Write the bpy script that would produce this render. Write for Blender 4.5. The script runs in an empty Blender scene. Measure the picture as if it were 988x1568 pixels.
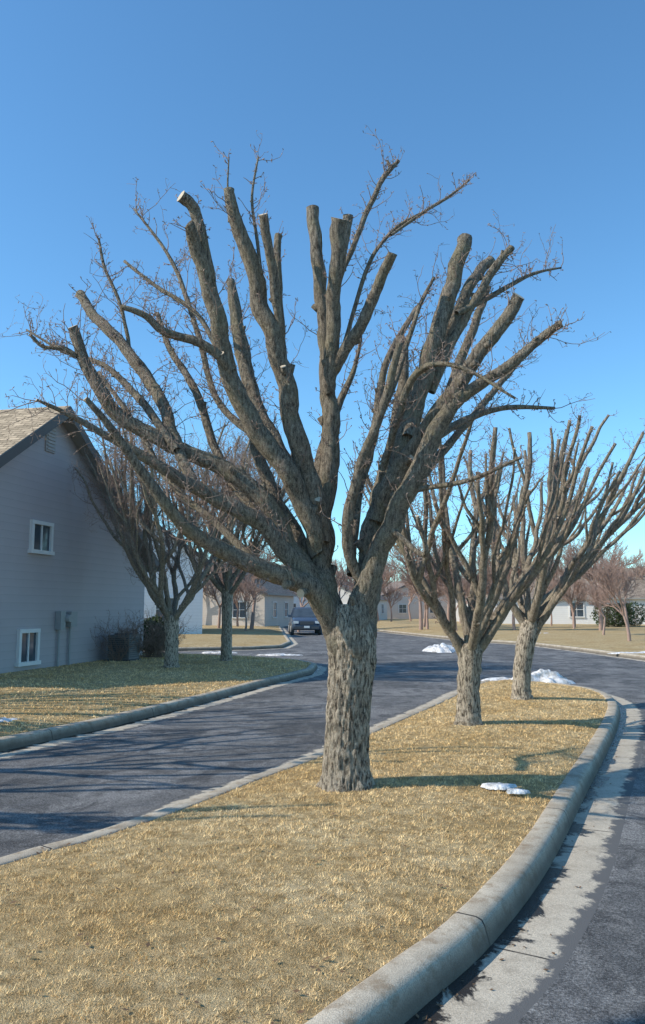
import bpy, math, random
import numpy as np
from mathutils import Vector, Matrix, noise
from mathutils.geometry import delaunay_2d_cdt
random.seed(7); np.random.seed(7)
SC=bpy.context.scene
# ---------------------------------------------------------------- camera
FPX=1568*28/36.0; CH=1.7; TH=math.atan(146/FPX)
cd=bpy.data.cameras.new("camera"); cam=bpy.data.objects.new("camera",cd); SC.collection.objects.link(cam)
cam.location=(0,0,CH); cam.rotation_euler=(math.pi/2+TH,0,0)
cd.sensor_fit='VERTICAL'; cd.sensor_height=36; cd.sensor_width=36; cd.lens=28; cd.clip_end=3000; cd.clip_start=0.05
SC.camera=cam
def ray(u,v):
    x=(u-494)/FPX; y=(784-v)/FPX
    return Vector((x, math.cos(TH)-y*math.sin(TH), math.sin(TH)+y*math.cos(TH)))
def G(u,v,z=0.13):          # survey point on level z
    d=ray(u,v); t=(z-CH)/d.z; return Vector((d.x*t,d.y*t))
def PY(u,v,Y):              # survey point at distance Y
    d=ray(u,v); t=Y/d.y; return Vector((d.x*t,Y,CH+d.z*t))
# ---------------------------------------------------------------- light
SE=math.radians(37); SD=Vector((1,0.24,0)).normalized()
w=bpy.data.worlds.new("World"); SC.world=w; w.use_nodes=True
nt=w.node_tree; bg=nt.nodes["Background"]; sk=nt.nodes.new("ShaderNodeTexSky"); sk.sky_type='NISHITA'
sk.sun_disc=False; sk.sun_elevation=SE; sk.sun_rotation=math.atan2(-SD.x,-SD.y)
sk.air_density=1.0; sk.dust_density=0.15; sk.ozone_density=1.3
mx=nt.nodes.new("ShaderNodeMix"); mx.data_type='RGBA'; mx.blend_type='MULTIPLY'; mx.inputs[0].default_value=1; mx.inputs[7].default_value=(.76,1.24,1.48,1)
nt.links.new(sk.outputs[0],mx.inputs[6]); nt.links.new(mx.outputs[2],bg.inputs[0]); bg.inputs[1].default_value=0.15
sl=bpy.data.lights.new("sun","SUN"); sl.energy=5.0; sl.angle=math.radians(0.5); sl.color=(1,0.92,0.79)
so=bpy.data.objects.new("sun",sl); SC.collection.objects.link(so)
ld=Vector((SD.x*math.cos(SE),SD.y*math.cos(SE),-math.sin(SE)))
so.rotation_euler=ld.to_track_quat('-Z','Y').to_euler(); so.location=(-20,-2,20)
SC.view_settings.view_transform='Standard'; SC.view_settings.look='None'; SC.view_settings.exposure=0
# ---------------------------------------------------------------- materials
class M:
    def __init__(s,name,rough=0.9,spec=0.3):
        s.m=bpy.data.materials.new(name); s.m.use_nodes=True; s.t=s.m.node_tree; s.b=s.t.nodes["Principled BSDF"]
        s.b.inputs["Roughness"].default_value=rough; s.b.inputs["Specular IOR Level"].default_value=spec
        s.tc=s.t.nodes.new("ShaderNodeTexCoord")
    def n(s,ty,**k):
        n=s.t.nodes.new(ty)
        for a,v in k.items(): setattr(n,a,v)
        return n
    def l(s,a,b): s.t.links.new(a,b)
    def map(s,scale,src=None):
        mp=s.n("ShaderNodeMapping"); mp.inputs["Scale"].default_value=scale if hasattr(scale,'__len__') else (scale,)*3
        s.l(src or s.tc.outputs["Object"],mp.inputs[0]); return mp.outputs[0]
    def noise(s,scale,detail=4,vec=None,rough=.6,dist=0):
        n=s.n("ShaderNodeTexNoise"); n.inputs["Scale"].default_value=scale; n.inputs["Detail"].default_value=detail
        n.inputs["Roughness"].default_value=rough; n.inputs["Distortion"].default_value=dist
        s.l(vec or s.tc.outputs["Object"],n.inputs["Vector"]); return n.outputs[0]
    def ramp(s,fac,stops):
        r=s.n("ShaderNodeValToRGB"); e=r.color_ramp.elements
        while len(e)<len(stops): e.new(0.5)
        for i,(p,c) in enumerate(stops):
            e[i].position=p; e[i].color=(c,c,c,1) if not hasattr(c,'__len__') else (*c,1)
        s.l(fac,r.inputs[0]); return r.outputs[0]
    def mix(s,f,a,b,mode='MIX'):
        n=s.n("ShaderNodeMix",data_type='RGBA',blend_type=mode)
        for i,v in ((0,f),(6,a),(7,b)):
            if isinstance(v,bpy.types.NodeSocket): s.l(v,n.inputs[i])
            elif i==0: n.inputs[0].default_value=v
            else: n.inputs[i].default_value=(*v,1)
        return n.outputs[2]
    def math(s,op,a,b=0):
        n=s.n("ShaderNodeMath",operation=op)
        for i,v in ((0,a),(1,b)):
            if isinstance(v,bpy.types.NodeSocket): s.l(v,n.inputs[i])
            else: n.inputs[i].default_value=v
        return n.outputs[0]
    def col(s,c):
        if isinstance(c,bpy.types.NodeSocket): s.l(c,s.b.inputs["Base Color"])
        else: s.b.inputs["Base Color"].default_value=(*c,1)
    def bump(s,h,st,dist=.02):
        n=s.n("ShaderNodeBump"); n.inputs["Strength"].default_value=st; n.inputs["Distance"].default_value=dist
        s.l(h,n.inputs["Height"]); s.l(n.outputs[0],s.b.inputs["Normal"])
def simple(name,c,rough=.8,var=.25,scale=6,spec=.3,metal=0):
    m=M(name,rough,spec); f=m.noise(scale,5)
    m.col(m.mix(f,tuple(x*(1-var) for x in c),tuple(min(1,x*(1+var)) for x in c))); m.b.inputs["Metallic"].default_value=metal
    return m.m
def mk_bark(name,dark,light,lichen,sc,lich=.5,bs=.9,lo=.36,hi=.6,fm=.5):
    m=M(name,.95,.15)
    v=m.map((sc,sc,sc*.26)); a=m.noise(1,7,v,.75,.4); r=m.ramp(a,[(lo,0),(hi,1)])
    c=m.mix(r,dark,light)
    big=m.ramp(m.noise(1.7,4),[(.4,0),(.65,.35)]); c=m.mix(big,c,tuple(x*.5 for x in light))
    lf=m.ramp(m.noise(3.1,6,None,.7),[(.48,0),(.68,lich)]); c=m.mix(lf,c,lichen)
    f=m.noise(90,5,None,.75); c=m.mix(fm,c,m.ramp(f,[(.3,.2),(.62,1.2)]),'MULTIPLY')
    m.col(c); m.bump(m.math('ADD',a,m.math('MULTIPLY',f,.8)),bs,.035); return m.m
BARK=mk_bark("tree_bark",(.085,.068,.054),(.53,.45,.345),(.40,.35,.20),50,.45,1.0,.37,.60,.7)
TRUNKB=mk_bark("trunk_bark",(.045,.035,.028),(.76,.64,.49),(.52,.45,.32),42,.2,1.0,.41,.56,.6)
BARK2=mk_bark("tree_bark_far",(.10,.08,.062),(.54,.455,.35),(.40,.35,.21),38,.45,.9,.36,.60,.65)
TWIG=simple("twig_bark",(.28,.205,.165),.9,.4,30)
TWIGD=simple("twig_bark_distant",(.36,.25,.205),.9,.35,3)
CUT=simple("cut_wood",(.52,.43,.32),.9,.45,60)
def mk_grass(name,gain=1.0,blade=False):
    m=M(name,.95,.1)
    big=m.noise(1.1,5); mid=m.noise(9,7,None,.75); fine=m.noise(140,3)
    g=gain
    c=m.mix(m.ramp(big,[(.35,0),(.66,1)]),(.59*g,.42*g,.205*g),(.72*g,.565*g,.33*g))
    c=m.mix(m.ramp(mid,[(.42,0),(.62,.9)]),c,(.37*g,.255*g,.12*g))
    if blade:
        at=m.n("ShaderNodeAttribute",attribute_name="tint")
        c=m.mix(1,c,m.ramp(at.outputs["Fac"],[(0,(.6,.52,.46)),(.5,(1.0,.97,.93)),(1,(1.22,1.2,1.14))]),'MULTIPLY')
    else:
        c=m.mix(.8,c,m.ramp(fine,[(.3,.45),(.7,1.15)]),'MULTIPLY'); m.bump(fine,.8,.03)
    m.col(c); return m.m
GRASS=mk_grass("dormant_grass_soil",1.0); BLADE=mk_grass("dormant_grass_blades",1.36,True); GROUND=mk_grass("ground_grass",.95)
def mk_asphalt():
    m=M("asphalt",.85,.35)
    v=m.noise(160,3); sp=m.ramp(m.noise(70,3,None,.85),[(.36,.3),(.5,.95),(.66,2.2)])
    big=m.noise(.5,6,None,.7,1.2); tr=m.noise(1,4,m.map((2.6,.35,1)))
    c=m.mix(m.ramp(big,[(.38,0),(.6,1)]),(.08,.079,.078),(.195,.19,.185))
    c=m.mix(m.ramp(tr,[(.5,0),(.7,.5)]),c,(.25,.24,.225))
    c=m.mix(m.ramp(m.noise(1.1,7,None,.75,2),[(.48,0),(.58,.75)]),c,(.052,.05,.05))
    c=m.mix(.85,c,sp,'MULTIPLY')
    c=m.mix(m.ramp(v,[(.62,0),(.70,.8)]),c,(.5,.48,.45))
    ck=m.n("ShaderNodeTexVoronoi",feature='DISTANCE_TO_EDGE'); ck.inputs["Scale"].default_value=.3
    wp=m.n("ShaderNodeVectorMath",operation='ADD'); m.l(m.tc.outputs["Object"],wp.inputs[0])
    nn=m.n("ShaderNodeTexNoise"); nn.inputs["Scale"].default_value=1.6; nn.inputs["Detail"].default_value=9; nn.inputs["Roughness"].default_value=.7
    m.l(m.tc.outputs["Object"],nn.inputs["Vector"]); m.l(nn.outputs["Color"],wp.inputs[1]); m.l(wp.outputs[0],ck.inputs["Vector"])
    cm=m.math('MULTIPLY',m.ramp(ck.outputs["Distance"],[(.0,.7),(.005,0)]),m.ramp(m.noise(.8,3),[(.5,0),(.6,1)]))
    c=m.mix(cm,c,(.04,.04,.042))
    m.col(c); m.bump(v,.8,.012); return m.m
ASPH=mk_asphalt()
def uvsep(m):
    u=m.n("ShaderNodeUVMap"); s=m.n("ShaderNodeSeparateXYZ"); m.l(u.outputs[0],s.inputs[0]); return s.outputs[0],s.outputs[1]
def mk_conc(name,gutter=False):
    m=M(name,.9,.25); U,V=uvsep(m)
    a=m.noise(3,7,None,.7); f=m.noise(150,3)
    c=m.mix(m.ramp(a,[(.35,0),(.65,1)]),(.39,.33,.25),(.59,.52,.41))
    if gutter: c=m.mix(.5,c,(.61,.54,.43))
    c=m.mix(.8,c,m.ramp(f,[(.3,.5),(.7,1.2)]),'MULTIPLY')
    fr=m.math('FRACT',m.math('DIVIDE',U,2.4)); j=m.math('LESS_THAN',fr,.006)
    c=m.mix(j,c,(.05,.045,.04))
    if gutter:
        nz=m.noise(2.2,7,None,.7,.8)
        e=m.math('ADD',V,m.math('MULTIPLY',m.math('SUBTRACT',nz,.5),.75))
        wet=m.ramp(e,[(.0,1),(.24,1),(.27,0),(1,0)])
        ed=m.math('ADD',V,m.math('MULTIPLY',m.math('SUBTRACT',m.noise(5,7,None,.75),.5),.4))
        asp=m.ramp(ed,[(.0,0),(.46,0),(.50,1),(1,1)])
        c=m.mix(m.ramp(m.noise(5,6,None,.7),[(.5,0),(.65,.6)]),c,(.28,.24,.185))
        c=m.mix(asp,c,(.12,.118,.116)); c=m.mix(wet,c,(.035,.03,.026))
        m.l(m.ramp(wet,[(0,.9),(1,.25)]),m.b.inputs["Roughness"])
    else:
        st=m.ramp(m.noise(7,6,None,.75),[(.50,0),(.64,.75)]); c=m.mix(st,c,(.25,.185,.12))
        c=m.mix(m.ramp(V,[(.145,0),(.17,.8)]),c,(.10,.085,.07))  # shade of the kerb face painted in as a darker tone
    m.col(c); m.bump(f,.5,.008); return m.m
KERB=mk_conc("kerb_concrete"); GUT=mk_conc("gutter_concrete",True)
def mk_snow():
    m=M("old_snow",.6,.3); a=m.noise(9,5); m.col(m.mix(m.ramp(a,[(.4,0),(.62,1)]),(.45,.44,.42),(.82,.82,.83))); m.bump(a,.7,.06); return m.m
SNOW=mk_snow()
# ---------------------------------------------------------------- mesh helpers
def link(o,parent=None):
    SC.collection.objects.link(o)
    if parent: o.parent=parent
    return o
def empty(name,loc=(0,0,0),rz=0):
    e=bpy.data.objects.new(name,None); e.location=loc; e.rotation_euler=(0,0,rz); e.empty_display_size=.3; return link(e)
def mesh_obj(name,v,f,mats,mi=None,smooth=None,parent=None,uv=None):
    me=bpy.data.meshes.new(name); me.from_pydata([tuple(x) for x in v],[],f)
    for m in (mats if isinstance(mats,(list,tuple)) else [mats]): me.materials.append(m)
    if mi is not None: me.polygons.foreach_set("material_index",mi)
    if smooth is not None: me.polygons.foreach_set("use_smooth",[bool(smooth)]*len(f) if isinstance(smooth,(bool,int)) else smooth)
    if uv is not None:
        ul=me.uv_layers.new(name="UVMap"); k=0
        for fc in f:
            for i in fc: ul.data[k].uv=uv[i]; k+=1
    me.update(); return link(bpy.data.objects.new(name,me),parent)
class MB:
    def __init__(s): s.v=[];s.f=[];s.m=[];s.s=[]
    def tube(s,P,R,n=8,mat=0,cap=None,jit=0,seed=0):
        P=[Vector(p) for p in P]; L=len(P); b=len(s.v); prev=None
        for i in range(L):
            t=(P[min(i+1,L-1)]-P[max(i-1,0)])
            if t.length<1e-9: t=Vector((0,0,1))
            t.normalize()
            if prev is None:
                a=Vector((0,1,0)) if abs(t.y)<.9 else Vector((1,0,0)); prev=(a-t*a.dot(t)).normalized()
            prev=(prev-t*prev.dot(t)); 
            if prev.length<1e-6: prev=t.orthogonal()
            prev.normalize(); o=t.cross(prev)
            for k in range(n):
                an=2*math.pi*k/n; d=prev*math.cos(an)+o*math.sin(an); r=R[i]
                if jit: r*=1+jit*noise.noise((P[i]+d*R[i])*14+Vector((seed,0,0)))+jit*.6*noise.noise((P[i]+d*R[i])*38)
                s.v.append(P[i]+d*r)
        for i in range(L-1):
            for k in range(n):
                k2=(k+1)%n; s.f.append((b+i*n+k,b+i*n+k2,b+(i+1)*n+k2,b+(i+1)*n+k)); s.m.append(mat); s.s.append(True)
        if cap is not None:
            s.f.append(tuple(b+(L-1)*n+k for k in range(n))); s.m.append(cap); s.s.append(False)
    def box(s,c,d,mat=0,rz=0):
        b=len(s.v); cs,sn=math.cos(rz),math.sin(rz)
        for x,y,z in ((-1,-1,-1),(1,-1,-1),(1,1,-1),(-1,1,-1),(-1,-1,1),(1,-1,1),(1,1,1),(-1,1,1)):
            X,Y=x*d[0]/2,y*d[1]/2; s.v.append(Vector((c[0]+X*cs-Y*sn,c[1]+X*sn+Y*cs,c[2]+z*d[2]/2)))
        for q in ((0,3,2,1),(4,5,6,7),(0,1,5,4),(1,2,6,5),(2,3,7,6),(3,0,4,7)): s.f.append(tuple(b+i for i in q)); s.m.append(mat); s.s.append(False)
    def poly(s,pts,mat=0):
        b=len(s.v); s.v+= [Vector(p) for p in pts]; s.f.append(tuple(range(b,b+len(pts)))); s.m.append(mat); s.s.append(False)
    def obj(s,name,mats,parent=None): return mesh_obj(name,s.v,s.f,mats,s.m,s.s,parent)
def cr(pts,per=6,closed=False):
    out=[]; n=len(pts); pts=[tuple(p) for p in pts]
    rng=range(n if closed else n-1)
    for i in rng:
        p=[pts[(i+j-1)%n] if closed else pts[max(0,min(n-1,i+j-1))] for j in range(4)]
        for k in range(per):
            t=k/per; out.append(tuple(.5*((2*b)+(c-a)*t+(2*a-5*b+4*c-d)*t*t+(3*b-a-3*c+d)*t**3) for a,b,c,d in zip(*p)))
    if not closed: out.append(pts[-1])
    return out
# ---------------------------------------------------------------- ground, roads, lawns
S=1500
mesh_obj("ground",[(-S,-S,0),(S,-S,0),(S,S,0),(-S,S,0)],[(0,1,2,3)],GROUND)
mesh_obj("asphalt_road",[(-60,-12,.004),(60,-12,.004),(60,75,.004),(-60,75,.004)],[(0,1,2,3)],ASPH)
def resamp(poly,step):
    out=[]; n=len(poly)
    for i in range(n):
        a=Vector(poly[i]); b=Vector(poly[(i+1)%n]); k=max(1,int((b-a).length/step))
        for j in range(k): out.append(a.lerp(b,j/k))
    return out
def area(p): return .5*sum(p[i][0]*p[(i+1)%len(p)][1]-p[(i+1)%len(p)][0]*p[i][1] for i in range(len(p)))
def inside(poly,X,Y):
    r=np.zeros(len(X),bool); n=len(poly)
    for i in range(n):
        x1,y1=poly[i]; x2,y2=poly[(i+1)%n]
        c=((y1>Y)!=(y2>Y)); 
        if y1!=y2: r^= c&(X<(x2-x1)*(Y-y1)/(y2-y1)+x1)
    return r
def edist(poly,X,Y):
    D=np.full(len(X),1e9); n=len(poly)
    for i in range(n):
        a=np.array(poly[i]); b=np.array(poly[(i+1)%n]); d=b-a; L=d.dot(d)+1e-12
        t=np.clip(((X-a[0])*d[0]+(Y-a[1])*d[1])/L,0,1); D=np.minimum(D,np.hypot(X-a[0]-t*d[0],Y-a[1]-t*d[1]))
    return D
def hgt(poly,X,Y,crown):
    return .13+crown*(1-np.exp(-edist(poly,X,Y)/.8))
def lawn(name,poly,gs,crown,gutter=True):
    n=len(poly); xs=[p[0] for p in poly]; ys=[p[1] for p in poly]
    gx,gy=np.meshgrid(np.arange(min(xs),max(xs),gs),np.arange(min(ys),max(ys),gs)); X=gx.ravel()+np.random.uniform(-.3,.3,gx.size)*gs; Y=gy.ravel()+np.random.uniform(-.3,.3,gx.size)*gs
    k=inside(poly,X,Y); X,Y=X[k],Y[k]; D=edist(poly,X,Y); k=D>gs*.35; X,Y=X[k],Y[k]
    pts=[Vector(p) for p in poly]+[Vector((x,y)) for x,y in zip(X,Y)]
    r=delaunay_2d_cdt(pts,[(i,(i+1)%n) for i in range(n)],[list(range(n))],1,1e-5)
    vv=r[0]; VX=np.array([q.x for q in vv]); VY=np.array([q.y for q in vv]); Z=hgt(poly,VX,VY,crown)
    mesh_obj(name,[(a,b,c) for a,b,c in zip(VX,VY,Z)],[tuple(f) for f in r[2]],GRASS,smooth=True)
    # kerb and gutter swept round the edge
    nr=[]; acc=[0]
    for i in range(n):
        d=(Vector(poly[(i+1)%n])-Vector(poly[i-1])).normalized(); nr.append(Vector((d.y,-d.x)))
    for i in range(n): acc.append(acc[-1]+(Vector(poly[(i+1)%n])-Vector(poly[i])).length)
    def sweep(nm,prof,mat):
        v=[];uv=[];f=[];m=len(prof)
        for i in range(n+1):
            p=Vector(poly[i%n]); q=nr[i%n]
            for o,z in prof:
                a=p+q*o; wv=noise.noise(Vector((a.x*3,a.y*3,z)))*.006
                v.append((a.x,a.y,z+wv if z>.05 else z)); uv.append((acc[i],o))
        for i in range(n):
            for j in range(m-1): f.append((i*m+j,(i+1)*m+j,(i+1)*m+j+1,i*m+j+1))
        mesh_obj(nm,v,f,mat,smooth=True,uv=uv)
    sweep(name.replace("lawn","kerb").replace("grass_island","island_kerb"),[(-.02,.10),(-.005,.135),(.01,.142),(.11,.141),(.14,.130),(.155,.105),(.18,.02),(.182,-.02)],KERB)
    if gutter: sweep(name.replace("lawn","gutter").replace("grass_island","island_gutter"),[(.175,.009),(.3,.010),(.47,.010),(.65,-.003)],GUT)
def W(l): return [tuple(G(u,v)) for u,v in l]
right=[(-9,-6),(-4.6,-3),(-2.2,0)]+W([(300,1700),(470,1568),(600,1474),(705,1394),(800,1292),(868,1190),(905,1135),(928,1095),(930,1072),(905,1056)])
left=W([(850,1047),(800,1040),(760,1041),(725,1052),(690,1070),(600,1110),(500,1155),(400,1192),(290,1235),(150,1283),(0,1325)])+[(-3.6,2.5),(-5.6,0),(-8.5,-3)]
isl=cr(right+left,5,True); isl=resamp(isl,.22)
if area(isl)<0: isl=isl[::-1]
isl=[(p[0],p[1]) for p in isl]
lawn("grass_island",isl,.18,.09)
ll=W([(0,1130),(150,1100),(300,1065),(400,1040),(440,1031),(468,1024),(476,1016),(455,1011),(400,1007),(300,1003),(218,1000)])
ll=[(-40,-3),(-9,-3),(-6.6,2),(-5.2,6)]+ll+[(-14,27),(-40,28)]
l1=resamp([(p[0],p[1]) for p in ll],.5); l1=[(p[0],p[1]) for p in l1]
if area(l1)<0: l1=l1[::-1]
lawn("front_lawn",l1,.7,.12)
f1=W([(250,992),(380,990),(425,988),(440,982),(432,970),(425,958)])+[(-6,75),(-90,90),(-90,36),(-20,35)]
f1=[tuple(p) for p in resamp(f1,2)]
if area(f1)<0: f1=f1[::-1]
lawn("corner_lawn",f1,3,.1)
f2=W([(572,957),(580,964),(640,970),(720,978),(820,984),(900,993),(988,1004),(1180,1030)])+[(13.5,12),(14,-5),(90,-5),(90,90),(5,90)]
f2=[tuple(p) for p in resamp(f2,1.5)]
if area(f2)<0: f2=f2[::-1]
lawn("far_lawn",f2,3,.1)
# grass blades
def blades(name,poly,crown,N,box,d0,hs,ws):
    X=np.random.uniform(box[0],box[1],N); Y=np.random.uniform(box[2],box[3],N)
    d=np.hypot(X,Y); keep=(np.random.rand(N)<np.minimum(1,(d0/d)**1.6))&(np.abs(X)<Y*.5+.6)
    X,Y,d=X[keep],Y[keep],d[keep]; k=inside(poly,X,Y); X,Y,d=X[k],Y[k],d[k]
    Z=hgt(poly,X,Y,crown)-.003; n=len(X)
    cl=np.array([noise.noise((x*4,y*4,0)) for x,y in zip(X,Y)])
    cl2=np.array([noise.noise((x*16,y*16,3)) for x,y in zip(X,Y)])
    s=np.clip((d/d0),1,4)**.75
    h=hs*np.random.uniform(.4,1.3,n)*(1+.6*cl)*np.where(d>d0,s**.35,1)*(1+1.0*cl2); wd=ws*np.random.uniform(.6,1.4,n)*s
    a=np.random.uniform(0,2*np.pi,n); le=np.random.uniform(.4,1.3,n)*h; b=cl2*9+np.random.normal(0,2.0,n)+cl*3
    v=np.zeros((n,3,3)); ca,sa=np.cos(a)*wd/2,np.sin(a)*wd/2
    v[:,0]=np.stack([X-ca,Y-sa,Z],1); v[:,1]=np.stack([X+ca,Y+sa,Z],1); v[:,2]=np.stack([X+np.cos(b)*le,Y+np.sin(b)*le,Z+h],1)
    me=bpy.data.meshes.new(name); me.vertices.add(n*3); me.vertices.foreach_set("co",v.ravel())
    me.loops.add(n*3); me.loops.foreach_set("vertex_index",np.arange(n*3,dtype=np.int32))
    me.polygons.add(n); me.polygons.foreach_set("loop_start",np.arange(0,n*3,3,dtype=np.int32))
    try: me.polygons.foreach_set("loop_total",np.full(n,3,dtype=np.int32))
    except Exception: pass
    at=me.attributes.new("tint",'FLOAT','POINT'); at.data.foreach_set("value",np.repeat(np.clip(.5+cl2*.6+np.random.normal(0,.18,n),0,1),3).astype(np.float32))
    me.materials.append(BLADE); me.update(calc_edges=True); me.validate(); link(bpy.data.objects.new(name,me)); print(name,n)
blades("island_grass_blades",isl,.09,2600000,(-3.2,5.6,2.3,18.5),3.0,.0135,.0032)
blades("lawn_grass_blades",l1,.12,260000,(-13,1,8,27),12,.022,.013)
# leaf litter and grit
def litter():
    m=MB(); random.seed(5)
    for i in range(900):
        k=random.randrange(len(isl)); a=Vector(isl[k]); b=Vector(isl[(k+1)%len(isl)]); d=(b-a).normalized(); q=Vector((d.y,-d.x))
        if random.random()<.6: p=a+q*random.choice([random.uniform(.19,.27),random.uniform(.2,.5)]); z=.016
        elif random.random()<.5: p=a+q*random.uniform(-.25,.0); z=.165
        else: continue
        s=random.uniform(.008,.02); t=random.uniform(0,6.28); u=Vector((math.cos(t),math.sin(t),random.uniform(-.2,.3)))*s; w_=Vector((-math.sin(t),math.cos(t),random.uniform(-.3,.3)))*s*.55
        P=Vector((p.x,p.y,z)); m.poly([P-u,P+w_,P+u,P-w_])
    for i in range(200):
        Y=3+random.random()**2*9; X=random.uniform(-.42,.5)*Y
        if not inside(isl,np.array([X]),np.array([Y]))[0]: continue
        z=hgt(isl,np.array([X]),np.array([Y]),.09)[0]+.016; s=random.uniform(.01,.024); t=random.uniform(0,6.28)
        u=Vector((math.cos(t),math.sin(t),random.uniform(-.2,.5)))*s; w_=Vector((-math.sin(t),math.cos(t),random.uniform(-.3,.3)))*s*.5; P=Vector((X,Y,z)); m.poly([P-u,P+w_,P+u,P-w_])
    m.obj("leaf_litter",[simple("dead_leaf",(.15,.09,.05),.9,.5,40)])
litter()
# snow patches
def snow(c,rx,ry,h,seed,z=.15):
    mb=[];f=[];R,A=10,36
    for i in range(R+1):
        for k in range(A):
            a=2*math.pi*k/A; r=i/R; e=1+.6*noise.noise(Vector((math.cos(a)*2+seed,math.sin(a)*2,0)))+.5*noise.noise(Vector((math.cos(a)*6+seed,math.sin(a)*6,0)))
            x,y=math.cos(a)*r*rx*e,math.sin(a)*r*ry*e
            mb.append((x,y,h*(1-r**2)**.8*(1+.9*noise.noise(Vector((x*3+seed,y*3,2)))+.4*noise.noise(Vector((x*9+seed,y*9,2)))) -.02*(i==R)))
    for i in range(R):
        for k in range(A): k2=(k+1)%A; f.append((i*A+k,(i+1)*A+k,(i+1)*A+k2,i*A+k2))
    o=mesh_obj("snow_pile",mb,f,SNOW,smooth=True); o.location=(c[0],c[1],z)
snow(G(830,1044),.62,.35,.20,1,.12); snow(G(775,1042),.45,.25,.05,2,.13)
snow(G(674,992),.7,1.1,.20,3,.02)
snow(G(765,1203,.2),.13,.08,.014,4,.203); snow(G(792,1210,.2),.08,.05,.014,14,.20); snow(G(4,1110),.2,.3,.05,5,.16)
snow(G(430,998),.8,.3,.04,6,.02); snow(G(335,998),.5,.2,.04,7,.1); snow(G(985,1000),.9,.45,.05,8,.12); snow(G(830,972),1.3,1.2,.1,9,.12)
# ---------------------------------------------------------------- trees
def rvec(): 
    v=Vector((random.gauss(0,1),random.gauss(0,1),random.gauss(0,1))); return v.normalized()
def twig(mb,p,d,L,r,lev=0,mat=1,sides=4):
    n=max(3,int(L/.045)) if L<.4 else max(4,int(L/.07)); P=[p.copy()];R=[r]; st=L/n; q=p.copy()
    for i in range(n):
        d=(d+rvec()*.36+Vector((0,0,.09))).normalized(); q=q+d*st; P.append(q.copy()); R.append(r*(1-.55*(i+1)/n))
        if lev<2 and random.random()<(.5 if lev==0 else .35):
            s=(d*.5+rvec()*.9+Vector((0,0,.25))).normalized()
            twig(mb,q,s,L*random.uniform(.18,.5),r*.65,lev+1,mat,3)
        elif random.random()<.4:
            s=(d*.3+rvec()).normalized(); mb.tube([q,q+s*.014,q+s*.028],[r*.5,r*1.2+.0018,.001],3,mat)
    mb.tube(P,R,sides,mat)
def limb(mb,pts,n=10,cap=2,tw=1.0,tlen=.3,per=7,seed=0,jit=.13,trng=(.2,1.),cut=True,tr=1.0):
    c=cr(pts,per); P=[Vector(q[:3]) for q in c]; R=[max(.002,q[3]) for q in c]
    if cut: R[-1]*=1.05
    for i in range(1,len(P)-1):
        P[i]=P[i]+Vector((noise.noise(P[i]*4+Vector((seed,1,0))),noise.noise(P[i]*4+Vector((seed,9,0))),0))*R[i]*.5
    mb.tube(P,R,n,0,cap if cut else None,jit,seed)
    L=sum((P[i+1]-P[i]).length for i in range(len(P)-1)); k=int(L*tw*11)
    for _ in range(k):
        t=random.uniform(*trng); i=min(len(P)-2,int(t*(len(P)-1))); f=random.random(); p=P[i].lerp(P[i+1],f); tn=(P[i+1]-P[i]).normalized()
        o=rvec(); o=(o-tn*o.dot(tn)).normalized()
        twig(mb,p+o*R[i]*.8,(o+tn*.5+Vector((0,0,.3))).normalized(),tlen*random.choice([.2,.3,.4,.5,.8,1.3])*random.uniform(.7,1.2),tr*random.uniform(.0026,.005))
    for _ in range(int(L*1.3)):    # pruned nubs
        t=random.uniform(.1,.9); i=min(len(P)-2,int(t*(len(P)-1))); tn=(P[i+1]-P[i]).normalized(); o=rvec(); o=(o-tn*o.dot(tn)).normalized()
        s=R[i]*random.uniform(.3,.5); mb.tube([P[i],P[i]+o*R[i]*.9,P[i]+(o+tn*.5)*R[i]*1.3],[s*1.2,s,s*.9],7,0,2 if random.random()<.2 else 0)
tb=G(532,1200,.21); Y0=tb.y
# main tree -------------------------------------------------
mb=MB()
tr=[(532,1222,92),(532,1207,80),(532,1190,72),(532,1150,66),(534,1100,64),(537,1050,66),(540,1010,70),(538,975,73),(534,945,62),(530,925,40)]
c=cr([(*PY(u,v,Y0),ww/2/FPX*Y0*1.0) for u,v,ww in tr],14)
n=110; b0=len(mb.v)
for q in c:
    for k in range(n):
        a=2*math.pi*k/n; z=q[2]; r=q[3]
        fis=noise.noise(Vector((math.cos(a)*7,math.sin(a)*7,z*7)))+.8*noise.noise(Vector((math.cos(a)*17,math.sin(a)*17,z*18)))
        r*=1+.055*max(-1,min(1,fis*2.1))+.06*noise.noise(Vector((math.cos(a)*1.3,math.sin(a)*1.3,z*1.2)))
        if z<.34: r*=1+.18*max(0,(.34-z)/.2)*(.2+abs(math.sin(a*2.5+.6)))
        mb.v.append(Vector((q[0]+math.cos(a)*r,q[1]+math.sin(a)*r,z)))
for i in range(len(c)-1):
    for k in range(n): k2=(k+1)%n; mb.f.append((b0+i*n+k,b0+i*n+k2,b0+(i+1)*n+k2,b0+(i+1)*n+k)); mb.m.append(3); mb.s.append(True)
def tl(pts,d0,d1,tw=1.0,tlen=.3,cut=True,n=14,**k):
    out=[]
    for i,(u,v,wd) in enumerate(pts):
        s=i/(len(pts)-1); Y=Y0+d0+(d1-d0)*s; p=PY(u,v,Y); out.append((*p,wd/2/FPX*Y*(.84+.12*s)))
    limb(mb,out,n=n,tw=tw*1.45,tlen=tlen,cut=cut,seed=random.random()*50,**k)
tl([(528,990,60),(508,940,54),(494,890,46),(491,840,40),(495,780,36),(503,700,34),(507,640,32),(502,580,30),(498,500,27),(488,400,23),(478,318,21)],0,.3,.45,.22)
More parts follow.
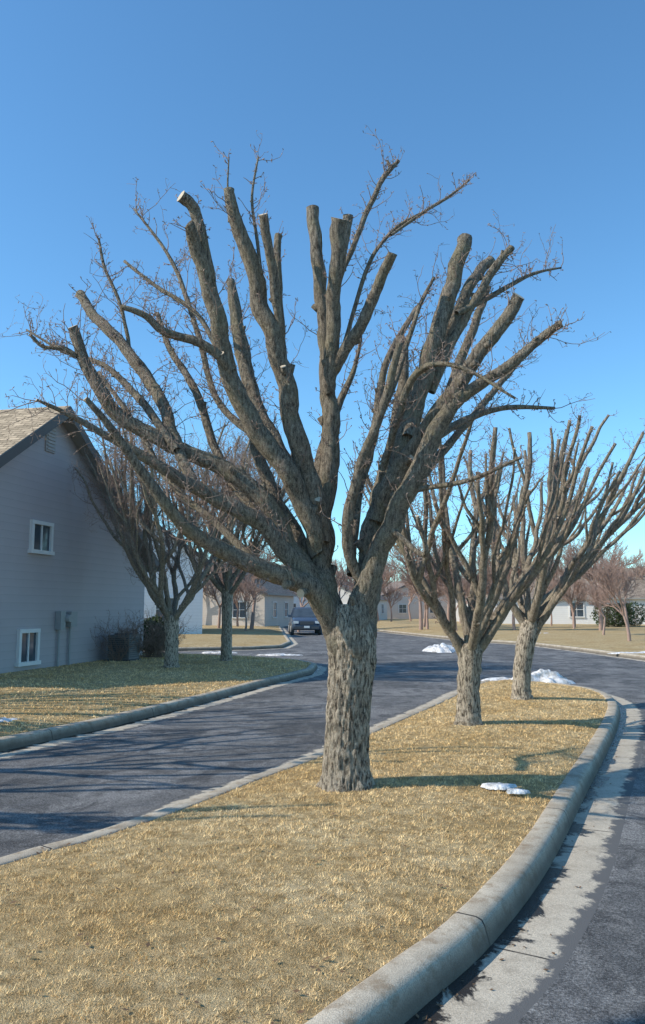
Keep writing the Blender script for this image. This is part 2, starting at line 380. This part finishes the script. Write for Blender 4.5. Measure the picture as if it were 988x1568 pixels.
tl([(506,600,24),(510,540,26),(513,470,25),(517,410,26),(522,335,29)],.1,-.25,.35,.2)
tl([(516,430,12),(524,380,17),(534,330,17)],-.1,.0,.3,.2)
tl([(508,575,22),(520,550,22),(545,515,21),(567,470,20),(586,420,18),(602,388,17)],.1,-.4,.5,.25)
tl([(513,500,6),(522,430,9),(545,370,10),(572,305,10),(590,270,9),(611,246,7)],.0,.3,1.4,.25,n=7)
tl([(585,280,6),(597,258,6),(594,246,4)],.22,.25,1,.1,n=6)
tl([(492,830,34),(480,750,36),(458,690,36),(440,610,34),(425,545,32),(402,475,31),(382,400,28),(362,345,24),(350,290,17)],0,-.5,.5,.25)
tl([(432,590,20),(430,520,19),(426,460,17),(424,400,14),(426,360,13)],-.2,.1,.5,.25,n=10)
tl([(428,510,14),(420,440,17),(410,380,17),(402,328,16)],-.3,-.6,.5,.25,n=10)
tl([(488,850,34),(470,780,36),(430,710,37),(380,640,35),(352,570,32),(335,500,30),(315,420,27),(300,375,23),(288,344,19)],0,-.8,.7,.3)
tl([(322,430,20),(310,370,21),(298,330,21),(290,312,20),(276,300,20)],-.6,-.75,.5,.2)
tl([(470,790,22),(430,690,26),(395,630,26),(375,560,24),(362,500,20),(352,430,13)],.05,.7,.8,.3)
tl([(356,570,16),(335,545,18),(300,522,16),(250,508,14),(222,484,12),(186,470,9)],-.45,-.7,1.3,.35,n=9)
tl([(515,950,44),(480,890,42),(440,835,37),(400,765,32),(350,722,29),(280,690,27),(215,658,25),(168,622,24),(132,560,20),(110,500,17)],0,-.3,1.0,.4)
tl([(118,545,10),(95,533,9),(66,531,7),(45,512,5)],-.3,-.35,2.0,.25,n=7)
tl([(515,955,46),(480,900,44),(440,850,34),(395,800,30),(330,762,27),(280,737,23),(220,700,17),(150,660,12),(90,628,8),(55,612,4)],0,-.9,1.3,.45)
tl([(518,970,44),(488,910,42),(440,886,36),(380,862,31),(320,832,27),(275,800,22),(225,735,18),(180,670,14),(130,610,9)],0,-1.3,1.1,.4)
tl([(300,745,18),(270,680,22),(250,620,22),(225,580,22),(180,520,19),(145,485,17),(122,450,15)],-.4,.7,1.1,.4)
tl([(200,545,8),(185,470,7),(160,410,6),(150,365,4)],.4,.6,1.6,.3,n=6)
tl([(545,985,60),(556,930,54),(566,870,46),(574,800,40),(590,740,36),(615,680,34),(640,610,31),(660,540,29),(688,450,27),(712,366,24)],0,.35,.6,.3)
tl([(578,800,30),(600,740,32),(640,680,31),(670,635,28),(705,585,26),(735,540,25),(765,500,23),(796,453,21)],0,-.5,.7,.3)
tl([(545,960,40),(580,850,38),(605,790,37),(640,720,34),(672,650,29),(715,602,22),(775,565,18),(830,518,15),(861,495,13)],0,-.8,.9,.35)
tl([(625,670,22),(645,600,22),(690,500,21),(725,430,19),(752,400,17)],.1,1.0,.8,.35)
tl([(660,600,18),(700,510,18),(740,440,16),(765,400,14),(784,380,12)],.3,.3,1.1,.35,n=10)
tl([(560,900,20),(536,850,20),(532,800,20),(545,740,17),(570,670,15),(595,600,14),(612,525,12)],0,-.7,1.0,.3,n=10)
tl([(585,720,14),(610,640,13),(640,570,13),(700,560,8),(790,610,4)],0,-.9,1.5,.3,n=8)
tl([(566,860,22),(590,740,22),(608,650,20),(620,560,17),(615,520,15)],.1,.9,1.0,.3,n=10)
tl([(600,760,14),(650,748,10),(720,735,8),(800,700,5)],-.1,-.8,1.6,.3,n=7)
tl([(640,690,18),(700,650,14),(770,625,10),(850,625,5)],-.1,.6,1.6,.3,n=8)
tl([(560,700,12),(600,600,10),(640,480,8),(665,425,5)],0,.5,1.2,.3,n=7)
tl([(700,480,12),(760,450,10),(815,420,6),(860,410,3)],.2,.9,1.6,.3,n=7)
tl([(600,360,5),(650,325,6),(690,300,5),(720,275,3)],.4,.8,1.5,.3,n=6)
tl([(520,560,8),(560,420,8),(600,355,6),(650,325,5)],.3,.6,1.3,.3,n=7)
tl([(480,760,22),(495,690,20),(520,620,14),(545,560,8),(556,500,4)],.1,.9,.9,.3,n=8)
tl([(380,660,14),(330,610,12),(300,500,10),(262,400,7),(205,320,3)],.2,.9,1.5,.35,n=7)
tl([(400,420,8),(392,360,7),(385,300,5),(395,240,3)],-.4,-.3,1.2,.25,n=6)
tl([(350,340,5),(348,290,4),(350,240,2)],-.4,-.4,.8,.2,n=5)
tl([(270,690,16),(220,620,14),(160,560,10),(100,540,6),(40,505,3)],-.3,.5,1.6,.4,n=8)
tl([(590,800,12),(650,850,9),(640,790,6)],-.2,-.6,1.2,.25,n=6)
# rear limbs filling the crown
tl([(470,850,26),(430,780,24),(395,700,22),(385,600,20),(370,520,17),(352,430,14)],.2,1.3,.9,.3,n=10)
tl([(430,830,20),(370,760,18),(330,690,16),(300,600,14),(262,540,11),(240,480,8)],.1,1.1,1.4,.35,n=9)
tl([(560,850,26),(600,770,22),(655,700,20),(680,620,18),(720,520,15),(748,440,12)],.3,1.4,.9,.3,n=10)
tl([(540,880,20),(548,760,18),(575,660,16),(590,560,12),(640,470,8)],.3,1.3,1.0,.3,n=9)
tl([(620,760,18),(680,690,15),(740,620,12),(790,560,9),(820,520,7)],.3,1.2,1.5,.35,n=8)
tl([(400,870,16),(330,800,14),(260,740,11),(200,640,9),(150,570,6)],.2,.9,1.6,.4,n=8)
tl([(345,560,10),(300,480,9),(240,440,7),(190,400,5)],.1,.6,1.6,.35,n=7)
tl([(545,1000,50),(545,955,46),(556,905,32),(575,850,26)],-.09,-.05,.1,.1,cut=False)
mb.obj("pollarded_tree",[BARK,TWIG,CUT,TRUNKB])
# procedurally grown relatives -----------------------------------
def vase(base,H,spread,r0,seed,lean=(0,0),zc=.95,nmain=6,sub=4,tw=.7,bark=None,sides=9,tlen=.3,tr=1.0,name="pollarded_tree"):
    random.seed(seed); m=MB(); B=Vector(base)
    top=B+Vector((lean[0]*.15,lean[1]*.15,zc))
    pts=[(B.x,B.y,B.z-.1,r0*1.4),(B.x,B.y,B.z+.03,r0*1.2),(B.x,B.y,B.z+.2,r0),(B.x+lean[0]*.05,B.y,B.z+zc*.6,r0*.95),(*top,r0*1.05),(top.x,top.y,top.z+.12,r0*.7)]
    c=cr(pts,6); m.tube([Vector(q[:3]) for q in c],[q[3] for q in c],26,3,None,.18,seed)
    def L2(p0,az,el0,el1,L,ra,rb,lev):
        P=[(*p0,ra)]; q=Vector(p0); N=6
        for i in range(N):
            s=(i+1)/N; el=el0+(el1-el0)*min(1,s*1.4)+random.gauss(0,.11); a=az+random.gauss(0,.2)
            q=q+Vector((math.cos(a)*math.cos(el)*spread+lean[0]*.16,math.sin(a)*math.cos(el)*spread+lean[1]*.16,math.sin(el)))*L/N
            P.append((*q,ra+(rb-ra)*s))
        limb(m,P,n=sides if lev<2 else 7,tw=tw,tlen=tlen,per=4,seed=random.random()*60,jit=.12,trng=(.25,1),tr=tr)
        return P
    Hc=H-zc
    for i in range(nmain):
        az=2*math.pi*(i+random.uniform(-.25,.25))/nmain+seed
        el1=random.uniform(.85,1.25); Lm=Hc*random.uniform(.8,1.0)
        P=L2(top-Vector((0,0,random.uniform(0,.2))),az,random.uniform(.6,.95),el1,Lm*1.05,r0*.46,r0*.17,0)
        for j in range(sub):
            k=1+int(j*4/sub); p=Vector(P[k][:3]); rem=max(.5,(B.z+H*random.uniform(.72,1.0)-p.z))
            P2=L2(p,az+random.choice([-1,1])*random.uniform(.3,1.5),random.uniform(.5,1.0),random.uniform(.9,1.4),rem*1.08,r0*.28,r0*.13,1)
            for _ in range(2):
                if random.random()<.7:
                    p=Vector(P2[random.choice([1,2,3])][:3]); rem=max(.4,(B.z+H*random.uniform(.62,.94)-p.z))
                    L2(p,az+random.uniform(-1.6,1.6),.7,random.uniform(.8,1.35),rem,r0*.17,r0*.08,2)
    for j in range(2):
        L2(top,random.uniform(0,6),1.1,1.4,Hc*random.uniform(.85,.95),r0*.42,r0*.18,0)
    return m.obj(name,[bark or BARK2,TWIG,CUT,TRUNKB])
t2=G(718,1108,.2); t3=G(800,1070,.2)
vase((t2.x,t2.y,.19),4.15,.85,.15,11,(.35,0),.95,6,4,.9,tr=1.0)
vase((t3.x,t3.y,.19),4.75,.9,.15,23,(1.2,0),1.2,6,4,.9,tr=1.1)
L1=G(262,1022,.24); L2_=G(346,1012,.24)
vase((L1.x,L1.y,.22),6.6,.85,.17,31,(-.2,0),1.2,6,4,.9,sides=7,tlen=.75,tr=1.6)
vase((L2_.x,L2_.y,.22),6.3,.8,.15,37,(0,0),1.9,6,4,.9,sides=7,tlen=.75,tr=1.6)
vase((-8.0,7.3,.22),5.8,1.1,.17,41,(0,0),1.2,6,4,.5,sides=7)
vase((-9.2,11.0,.22),5.9,1.1,.17,43,(0,0),1.2,6,4,.5,sides=7)
random.seed(99)
# distant bare trees ------------------------------------------------
def fract(H,seed):
    random.seed(seed); m=MB()
    def rec(p,d,L,r,lev):
        P=[p];R=[r];q=p
        for i in range(3):
            d=(d+rvec()*.14+Vector((0,0,.05))).normalized(); q=q+d*L/3; P.append(q); R.append(r*(1-.13*(i+1)))
            if lev>0 and i<2 and lev<5: rec(q,(d*.7+rvec()*.6+Vector((0,0,.25))).normalized(),L*.6,r*.5,lev-1)
        m.tube(P,R,4 if lev<3 else 6,0)
        if lev>0:
            for _ in range(3): rec(q,(d*.8+rvec()*.6+Vector((0,0,.15))).normalized(),L*random.uniform(.6,.82),r*.6,lev-1)
    rec(Vector((0,0,0)),Vector((0,0,1)),H*.26,H*.018,5)
    return np.array([tuple(v) for v in m.v]),m.f
VAR=[fract(8,s) for s in (1,2,3)]
def copies(name,places,mat,vs=VAR):
    V=[];F=[];o=0
    for (x,y,z,s,k) in places:
        v,f=vs[k%len(vs)]; a=random.uniform(0,6.28); R=np.array([[math.cos(a),-math.sin(a),0],[math.sin(a),math.cos(a),0],[0,0,1]])
        V.append((v*s)@R.T+np.array([x,y,z])); fa=np.array([q for q in f if len(q)==4]); F.append(fa+o); o+=len(v)
    V=np.concatenate(V);F=np.concatenate(F); n=len(F)
    me=bpy.data.meshes.new(name); me.vertices.add(len(V)); me.vertices.foreach_set("co",V.ravel()); me.loops.add(n*4); me.loops.foreach_set("vertex_index",F.ravel().astype(np.int32))
    me.polygons.add(n); me.polygons.foreach_set("loop_start",np.arange(0,n*4,4,dtype=np.int32)); me.materials.append(mat); me.update(calc_edges=True)
    link(bpy.data.objects.new(name,me))
pl=[]
for i in range(50):
    u=random.uniform(540,1100) if i<36 else random.uniform(150,540); Y=random.uniform(50,105)
    pl.append(((u-494)/FPX*Y,Y,0,random.uniform(.75,1.1)*(1 if Y<90 else 1.2),i))
for i in range(22):
    Y=random.uniform(120,170); u=150+i*42; pl.append(((u-494)/FPX*Y,Y,0,random.uniform(1.3,1.7),i))
copies("distant_trees",pl,TWIGD)
for u,v,s in ((965,985,.6),(925,975,.5),(880,965,.6),(845,960,.6),(600,953,.7),(375,968,.6),(650,962,.7),(700,968,.6)):
    p=G(u,v); copies("young_tree",[(p.x,p.y,.12,s,int(u))],TWIGD)
# ---------------------------------------------------------------- houses
def mk_siding(name,c,pitch=.18):
    m=M(name,.75,.3); s=m.n("ShaderNodeSeparateXYZ"); m.l(m.tc.outputs["Object"],s.inputs[0])
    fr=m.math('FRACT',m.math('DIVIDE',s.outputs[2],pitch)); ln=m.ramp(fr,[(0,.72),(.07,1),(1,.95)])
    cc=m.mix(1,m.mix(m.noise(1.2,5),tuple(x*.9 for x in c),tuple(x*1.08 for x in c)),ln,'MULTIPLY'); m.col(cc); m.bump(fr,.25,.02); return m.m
def mk_shingle(name,c):
    m=M(name,.95,.1)
    br=m.n("ShaderNodeTexBrick"); br.inputs["Scale"].default_value=1; br.inputs["Brick Width"].default_value=.3; br.inputs["Row Height"].default_value=.14; br.inputs["Mortar Size"].default_value=.012
    br.inputs["Color1"].default_value=(*[x*.7 for x in c],1); br.inputs["Color2"].default_value=(*[min(1,x*1.25) for x in c],1); br.inputs["Mortar"].default_value=(*[x*.35 for x in c],1)
    u=m.n("ShaderNodeUVMap"); m.l(u.outputs[0],br.inputs[0]); m.col(m.mix(.6,br.outputs[0],m.ramp(m.noise(5,5),[(.3,.6),(.7,1.2)]),'MULTIPLY')); m.bump(br.outputs[1],-.5,.02); return m.m
WHITE=simple("white_trim",(.72,.72,.70),.6,.05,5); 
gm=M("window_glass",.08,.6); gm.col(gm.mix(gm.noise(2.5,3),(.02,.03,.04),(.10,.13,.16))); GLASS=gm.m
DARK=simple("dark_metal",(.08,.085,.09),.6,.2,8); GREY=simple("grey_metal",(.33,.34,.34),.5,.15,9); DGREY=simple("weathered_metal",(.16,.165,.17),.6,.2,9)
def house(name,loc,rz,Wd,D,eave,ridge,wallc,roofc,wins=(),over=.35,extra=None):
    # gable faces local -Y ; ridge along local Y ; width Wd in X, depth D
    e=empty(name,(loc[0],loc[1],0),rz); sid=mk_siding(name+"_siding",wallc); sh=mk_shingle(name+"_shingles",roofc); h=Wd/2
    m=MB(); b=-.1
    for y,fl in ((0,1),(D,-1)):
        p=[(-h,y,b),(h,y,b),(h,y,eave),(0,y,ridge),(-h,y,eave)]; m.poly(p if fl>0 else p[::-1])
    m.poly([(h,0,b),(h,D,b),(h,D,eave),(h,0,eave)]); m.poly([(-h,D,b),(-h,0,b),(-h,0,eave),(-h,D,eave)]); m.obj("walls",[sid],e)
    sl=(ridge-eave)/h; th=.14; fas=simple(name+"_fascia",(.30,.29,.27),.7,.1)
    for sg in (-1,1):
        x1=sg*(h+over); z1=eave-sl*over; y0,y1=-over,D+over; LL=math.hypot(h+over,ridge-z1)
        v=[(0,y0,ridge+th),(x1,y0,z1+th),(x1,y1,z1+th),(0,y1,ridge+th),(0,y0,ridge+.01),(x1,y0,z1+.01),(x1,y1,z1+.01),(0,y1,ridge+.01)]
        f=[(0,1,2,3),(4,7,6,5),(0,4,5,1),(1,5,6,2),(2,6,7,3)]; uv=[(y0,LL),(y0,0),(y1,0),(y1,LL)]*2
        mesh_obj("roof_slope",v,f,[sh,fas],[0,1,1,1,1],False,e,uv)
    m=MB()
    for sg in (-1,1):
        x1=sg*(h+over); z1=eave-sl*over
        for y in (-over-.025,):
            m.poly([(0,y,ridge+th-.02),(0,y,ridge-.14),(x1,y,z1-.14),(x1,y,z1+th-.02)][::(1 if sg>0 else -1)])
    m.obj("rake_boards",[simple(name+"_rake",(.12,.11,.105),.7,.1)],e)
    for (side,x,z,ww,hh) in wins:
        m=MB()
        def bx(cx,cz,dx,dz,dep,off,mt):
            if side=='g': m.box((x+cx,-off,z+cz),(dx,dep,dz),mt)
            else: m.box((h+off if side=='r' else -h-off,x+cx,z+cz),(dep,dx,dz),mt)
        bx(0,0,ww-.1,hh-.1,.02,.012,1); t=.09
        bx(0,hh/2,ww+t,t,.09,.04,0); bx(0,-hh/2,ww+t+.08,t,.11,.05,0); bx(-ww/2,0,t,hh-t,.08,.04,0); bx(ww/2,0,t,hh-t,.08,.04,0)
        bx(0,0,.04,hh-t,.05,.028,0)
        if hh<2.2 and ww>.9: bx(0,0,ww-t,.04,.045,.026,0)
        m.obj("window",[WHITE,GLASS],e)
    return e
far=G(218,1005,.2); near=G(0,1035,.2); dr=(far-near).normalized(); 
Ltot=10.9; nearc=far-dr*Ltot; mid=(nearc+far)/2
rz=math.atan2(dr.y,dr.x)
def tloc(u,v):   # point on gable plane -> local x,z
    d=ray(u,v); nrm=Vector((dr.y,-dr.x)); t=(nrm.x*mid.x+nrm.y*mid.y)/(nrm.x*d.x+nrm.y*d.y); p=Vector((d.x*t,d.y*t)); return (p-mid).dot(dr),CH+d.z*t
pk=tloc(92,628); ev=tloc(216,862)
w1a=tloc(44,845); w1b=tloc(77,803); w2a=tloc(24,1019); w2b=tloc(56,964)
wins=[('g',(a[0]+b[0])/2,(a[1]+b[1])/2,abs(b[0]-a[0])*.95,abs(b[1]-a[1])*.95) for a,b in ((w1a,w1b),(w2a,w2b))]
H1=house("grey_house",(mid.x,mid.y),rz,Ltot,13,ev[1],pk[1]-.1,(.46,.42,.43),(.46,.36,.25),wins,.4)
# gable vent with slats
x,z=tloc(76,668); m=MB(); m.box((x,-.02,z),(.42,.04,.8)); 
for i in range(9): m.box((x,-.05,z-.34+i*.085),(.34,.03,.04))
m.obj("gable_vent",[simple("vent_paint",(.40,.38,.37),.7,.1)],H1)
m=MB()
for u,v,a,b in ((87,950,.22,.45),(104,948,.3,.38)):
    x,z=tloc(u,v); m.box((x,-.09,z),(a,.16,b)); m.tube([(x,-.06,z-b/2),(x,-.06,.1)],[.03,.03],8)
x,z=tloc(94,950); m.tube([(x,-.12,z+.05),(x,-.25,z+.05)],[.1,.09],12,0,0); m.obj("electric_meter",[GREY],H1)
x,z=tloc(158,1000); m=MB(); m.box((0,0,.04),(.75,.75,.08),1); m.box((0,0,.42),(.64,.64,.66)); 
for i in range(10): 
    for sg in (-1,1): m.box((0,sg*.33,.16+i*.055),(.58,.012,.02),1); m.box((sg*.33,0,.16+i*.055),(.012,.58,.02),1)
m.tube([(0,0,.752),(0,0,.79)],[.26,.26],20,1,1)
o=m.obj("air_conditioner_unit",[DGREY,DARK]); wp=mid+dr*x+Vector((dr.y,-dr.x))*.6; o.location=(wp.x,wp.y,.2); o.rotation_euler=(0,0,rz)
# shrubs
def bush(name,c,r,h,seed,leaf=None,nl=0,z=.2):
    random.seed(seed); m=MB()
    for i in range(30 if not leaf else 20):
        a=random.uniform(0,6.28); d=Vector((math.cos(a)*random.uniform(.1,.8),math.sin(a)*random.uniform(.1,.8),1)).normalized()
        twig(m,Vector((c[0]+random.uniform(-.2,.2)*r,c[1]+random.uniform(-.2,.2)*r,z)),d,h*random.uniform(.5,1.05),.008,0,0)
    for i in range(nl):
        v=rvec(); k=random.uniform(.55,1)**.5*(1+.25*noise.noise(v*2.5+Vector((seed,0,0)))); p=Vector((c[0]+v.x*r*k,c[1]+v.y*r*k,z+h*.5+v.z*h*.5*k)); a=rvec()*.06; b=rvec()*.06
        m.poly([p-a,p+b,p+a,p-b],1)
    m.obj(name,[TWIG,leaf or TWIG])
GRN=simple("evergreen_leaf",(.055,.085,.03),.8,.5,3)
for i,(u,v) in enumerate(((118,1014),(142,1012),(168,1008),(185,1008),(202,1006))):
    p=G(u,v,.2)+Vector((dr.y,-dr.x))*1.2; bush("bare_shrub",p,.5,1.2,i+3)
for i,(u,v) in enumerate(((232,1000),)): bush("evergreen_shrub",G(u,v,.2),.6,1.2,i+20,GRN,1500)
for i,(u,v) in enumerate(((930,962),(950,962),(970,961))): bush("evergreen_shrub",G(u,v,.13),1.1,1.9,i+30,GRN,1500)
# distant houses
def hs(name,u,Y,rz,*a,**k): return house(name,((u-494)/FPX*Y,Y),rz,*a,**k)
ws=[('g',-1.8,1.6,1.2,1.3),('g',1.8,1.6,1.2,1.3),('g',0,4.2,1.1,1.2),('l',3,1.6,1.2,1.3),('l',7,1.6,1.2,1.3),('r',3,1.6,1.2,1.3),('r',7,1.6,1.2,1.3)]
w1=[('g',-2.4,1.5,1.2,1.3),('g',2.4,1.5,1.2,1.3),('l',3,1.5,1.2,1.3),('l',7,1.5,1.2,1.3),('r',3,1.5,1.2,1.3),('r',7,1.5,1.2,1.3)]
hs("white_house",205,44,.25,7.6,11,4.4,7.0,(.76,.76,.76),(.26,.20,.14),ws)
hs("tan_house",325,66,-.2,9,10,2.9,5.4,(.60,.54,.48),(.22,.20,.18),w1)
hs("white_house",415,86,.5,10,12,2.8,5.2,(.70,.72,.74),(.20,.20,.21),w1)
hs("garage_house",505,105,-.3,11,10,2.8,5.2,(.66,.64,.6),(.24,.21,.19),w1)
hs("beige_house",640,120,.2,13,12,3.0,5.8,(.62,.56,.5),(.26,.21,.18),w1)
hs("tan_house",760,110,-.4,13,12,3.2,6.2,(.62,.58,.52),(.28,.23,.18),w1)
hs("cream_house",875,84,1.2,9,12,2.8,4.8,(.68,.66,.62),(.28,.23,.19),w1)
hs("ranch_house",995,74,1.35,9,15,2.6,5.2,(.76,.75,.72),(.30,.24,.19),w1)
# ---------------------------------------------------------------- parked car
def car(loc,rz,paint):
    e=empty("parked_car",(loc[0],loc[1],.01),rz)
    st=[(-2.25,.42,.62,.74),(-2.2,.36,.86,.84),(-1.9,.3,.98,.89),(-1.1,.3,1.08,.92),(-.75,.3,1.12,.93),(.2,.3,1.12,.93),(1.3,.3,1.13,.93),(2.0,.32,1.1,.9),(2.25,.4,.95,.84),(2.28,.45,.7,.8)]
    m=MB(); N=len(st)
    for y,z0,z1,hw in st:
        for x,z in ((-hw*.9,z0),(-hw,z0+.15),(-hw,(z0+z1)/2+.1),(-hw*.93,z1-.03),(-hw*.8,z1),(hw*.8,z1),(hw*.93,z1-.03),(hw,(z0+z1)/2+.1),(hw,z0+.15),(hw*.9,z0)): m.v.append(Vector((x,y,z)))
    for i in range(N-1):
        for k in range(10): k2=(k+1)%10; m.f.append((i*10+k,i*10+k2,(i+1)*10+k2,(i+1)*10+k)); m.m.append(0); m.s.append(True)
    m.f.append(tuple(range(10))); m.m.append(0); m.s.append(False); m.f.append(tuple(range(N*10-1,N*10-11,-1))); m.m.append(0); m.s.append(False)
    m.obj("body",[paint],e)
    m=MB(); cb=[(-1.0,1.1,.84),(-.35,1.62,.66),(0,1.7,.64),(1.5,1.68,.64),(1.85,1.6,.62),(2.15,1.1,.8)]
    for y,z,hw in cb: m.v+= [Vector((-hw,y,z)),Vector((hw,y,z))]
    bl=len(m.v)
    for y,z,hw in cb: m.v+= [Vector((-.86,y,1.08)),Vector((.86,y,1.08))]
    for i in range(5): m.f.append((2*i,2*i+1,2*i+3,2*i+2)); m.m.append(1 if i in (0,4) else 0); m.s.append(False)
    for i in range(5):
        for sd in (0,1): m.f.append((2*i+sd,2*i+2+sd,bl+2*i+2+sd,bl+2*i+sd)); m.m.append(1); m.s.append(False)
    for y in (-.35,.55,1.55):
        for sg in (-1,1): m.tube([(sg*.86,y,1.09),(sg*.665,y,1.64)],[.035,.035],6,0)
    m.obj("cabin",[paint,GLASS],e)
    for sx in (-1,1):
        for y in (-1.4,1.4):
            m=MB(); x=sx*.86; m.tube([(x-.11,y,.35),(x-.1,y,.35),(x+.1,y,.35),(x+.11,y,.35)],[.30,.35,.35,.30],24,0,0); m.tube([(x+sx*.1,y,.35),(x+sx*.125,y,.35)],[.22,.2],16,1,1); m.obj("wheel",[DARK,GREY],e)
        m=MB(); m.box((sx*.66,-2.22,.78),(.3,.1,.15)); m.obj("headlight",[WHITE],e); m=MB(); m.box((sx*1.0,-.75,1.15),(.2,.12,.14)); m.obj("mirror",[paint],e)
    m=MB(); m.box((0,-2.26,.74),(.85,.06,.2)); m.box((0,-2.27,.45),(1.5,.08,.14)); m.obj("grille_and_bumper",[DARK],e)
    m=MB(); m.box((0,-2.32,.5),(.34,.02,.13)); m.obj("number_plate",[WHITE],e)
BLUE=simple("blue_car_paint",(.05,.075,.12),.25,.1,3,.6)
cp=G(466,971,0); car(cp,.08,BLUE)
# unseen mast with arm, added to cast a line shadow on the carriageway
m=MB(); m.tube([(0,0,0),(0,0,.3),(0,0,.31),(0,0,7.8)],[.17,.17,.12,.10],12); m.tube([(0,0,7.7),(.4,.16,7.95),(3.0,1.2,8.0)],[.09,.09,.08],8); m.box((3.25,1.3,7.98),(.7,.26,.12),0,.38); o=m.obj("shadow_mast",[GREY]); o.location=(-10.9,.25,.1)
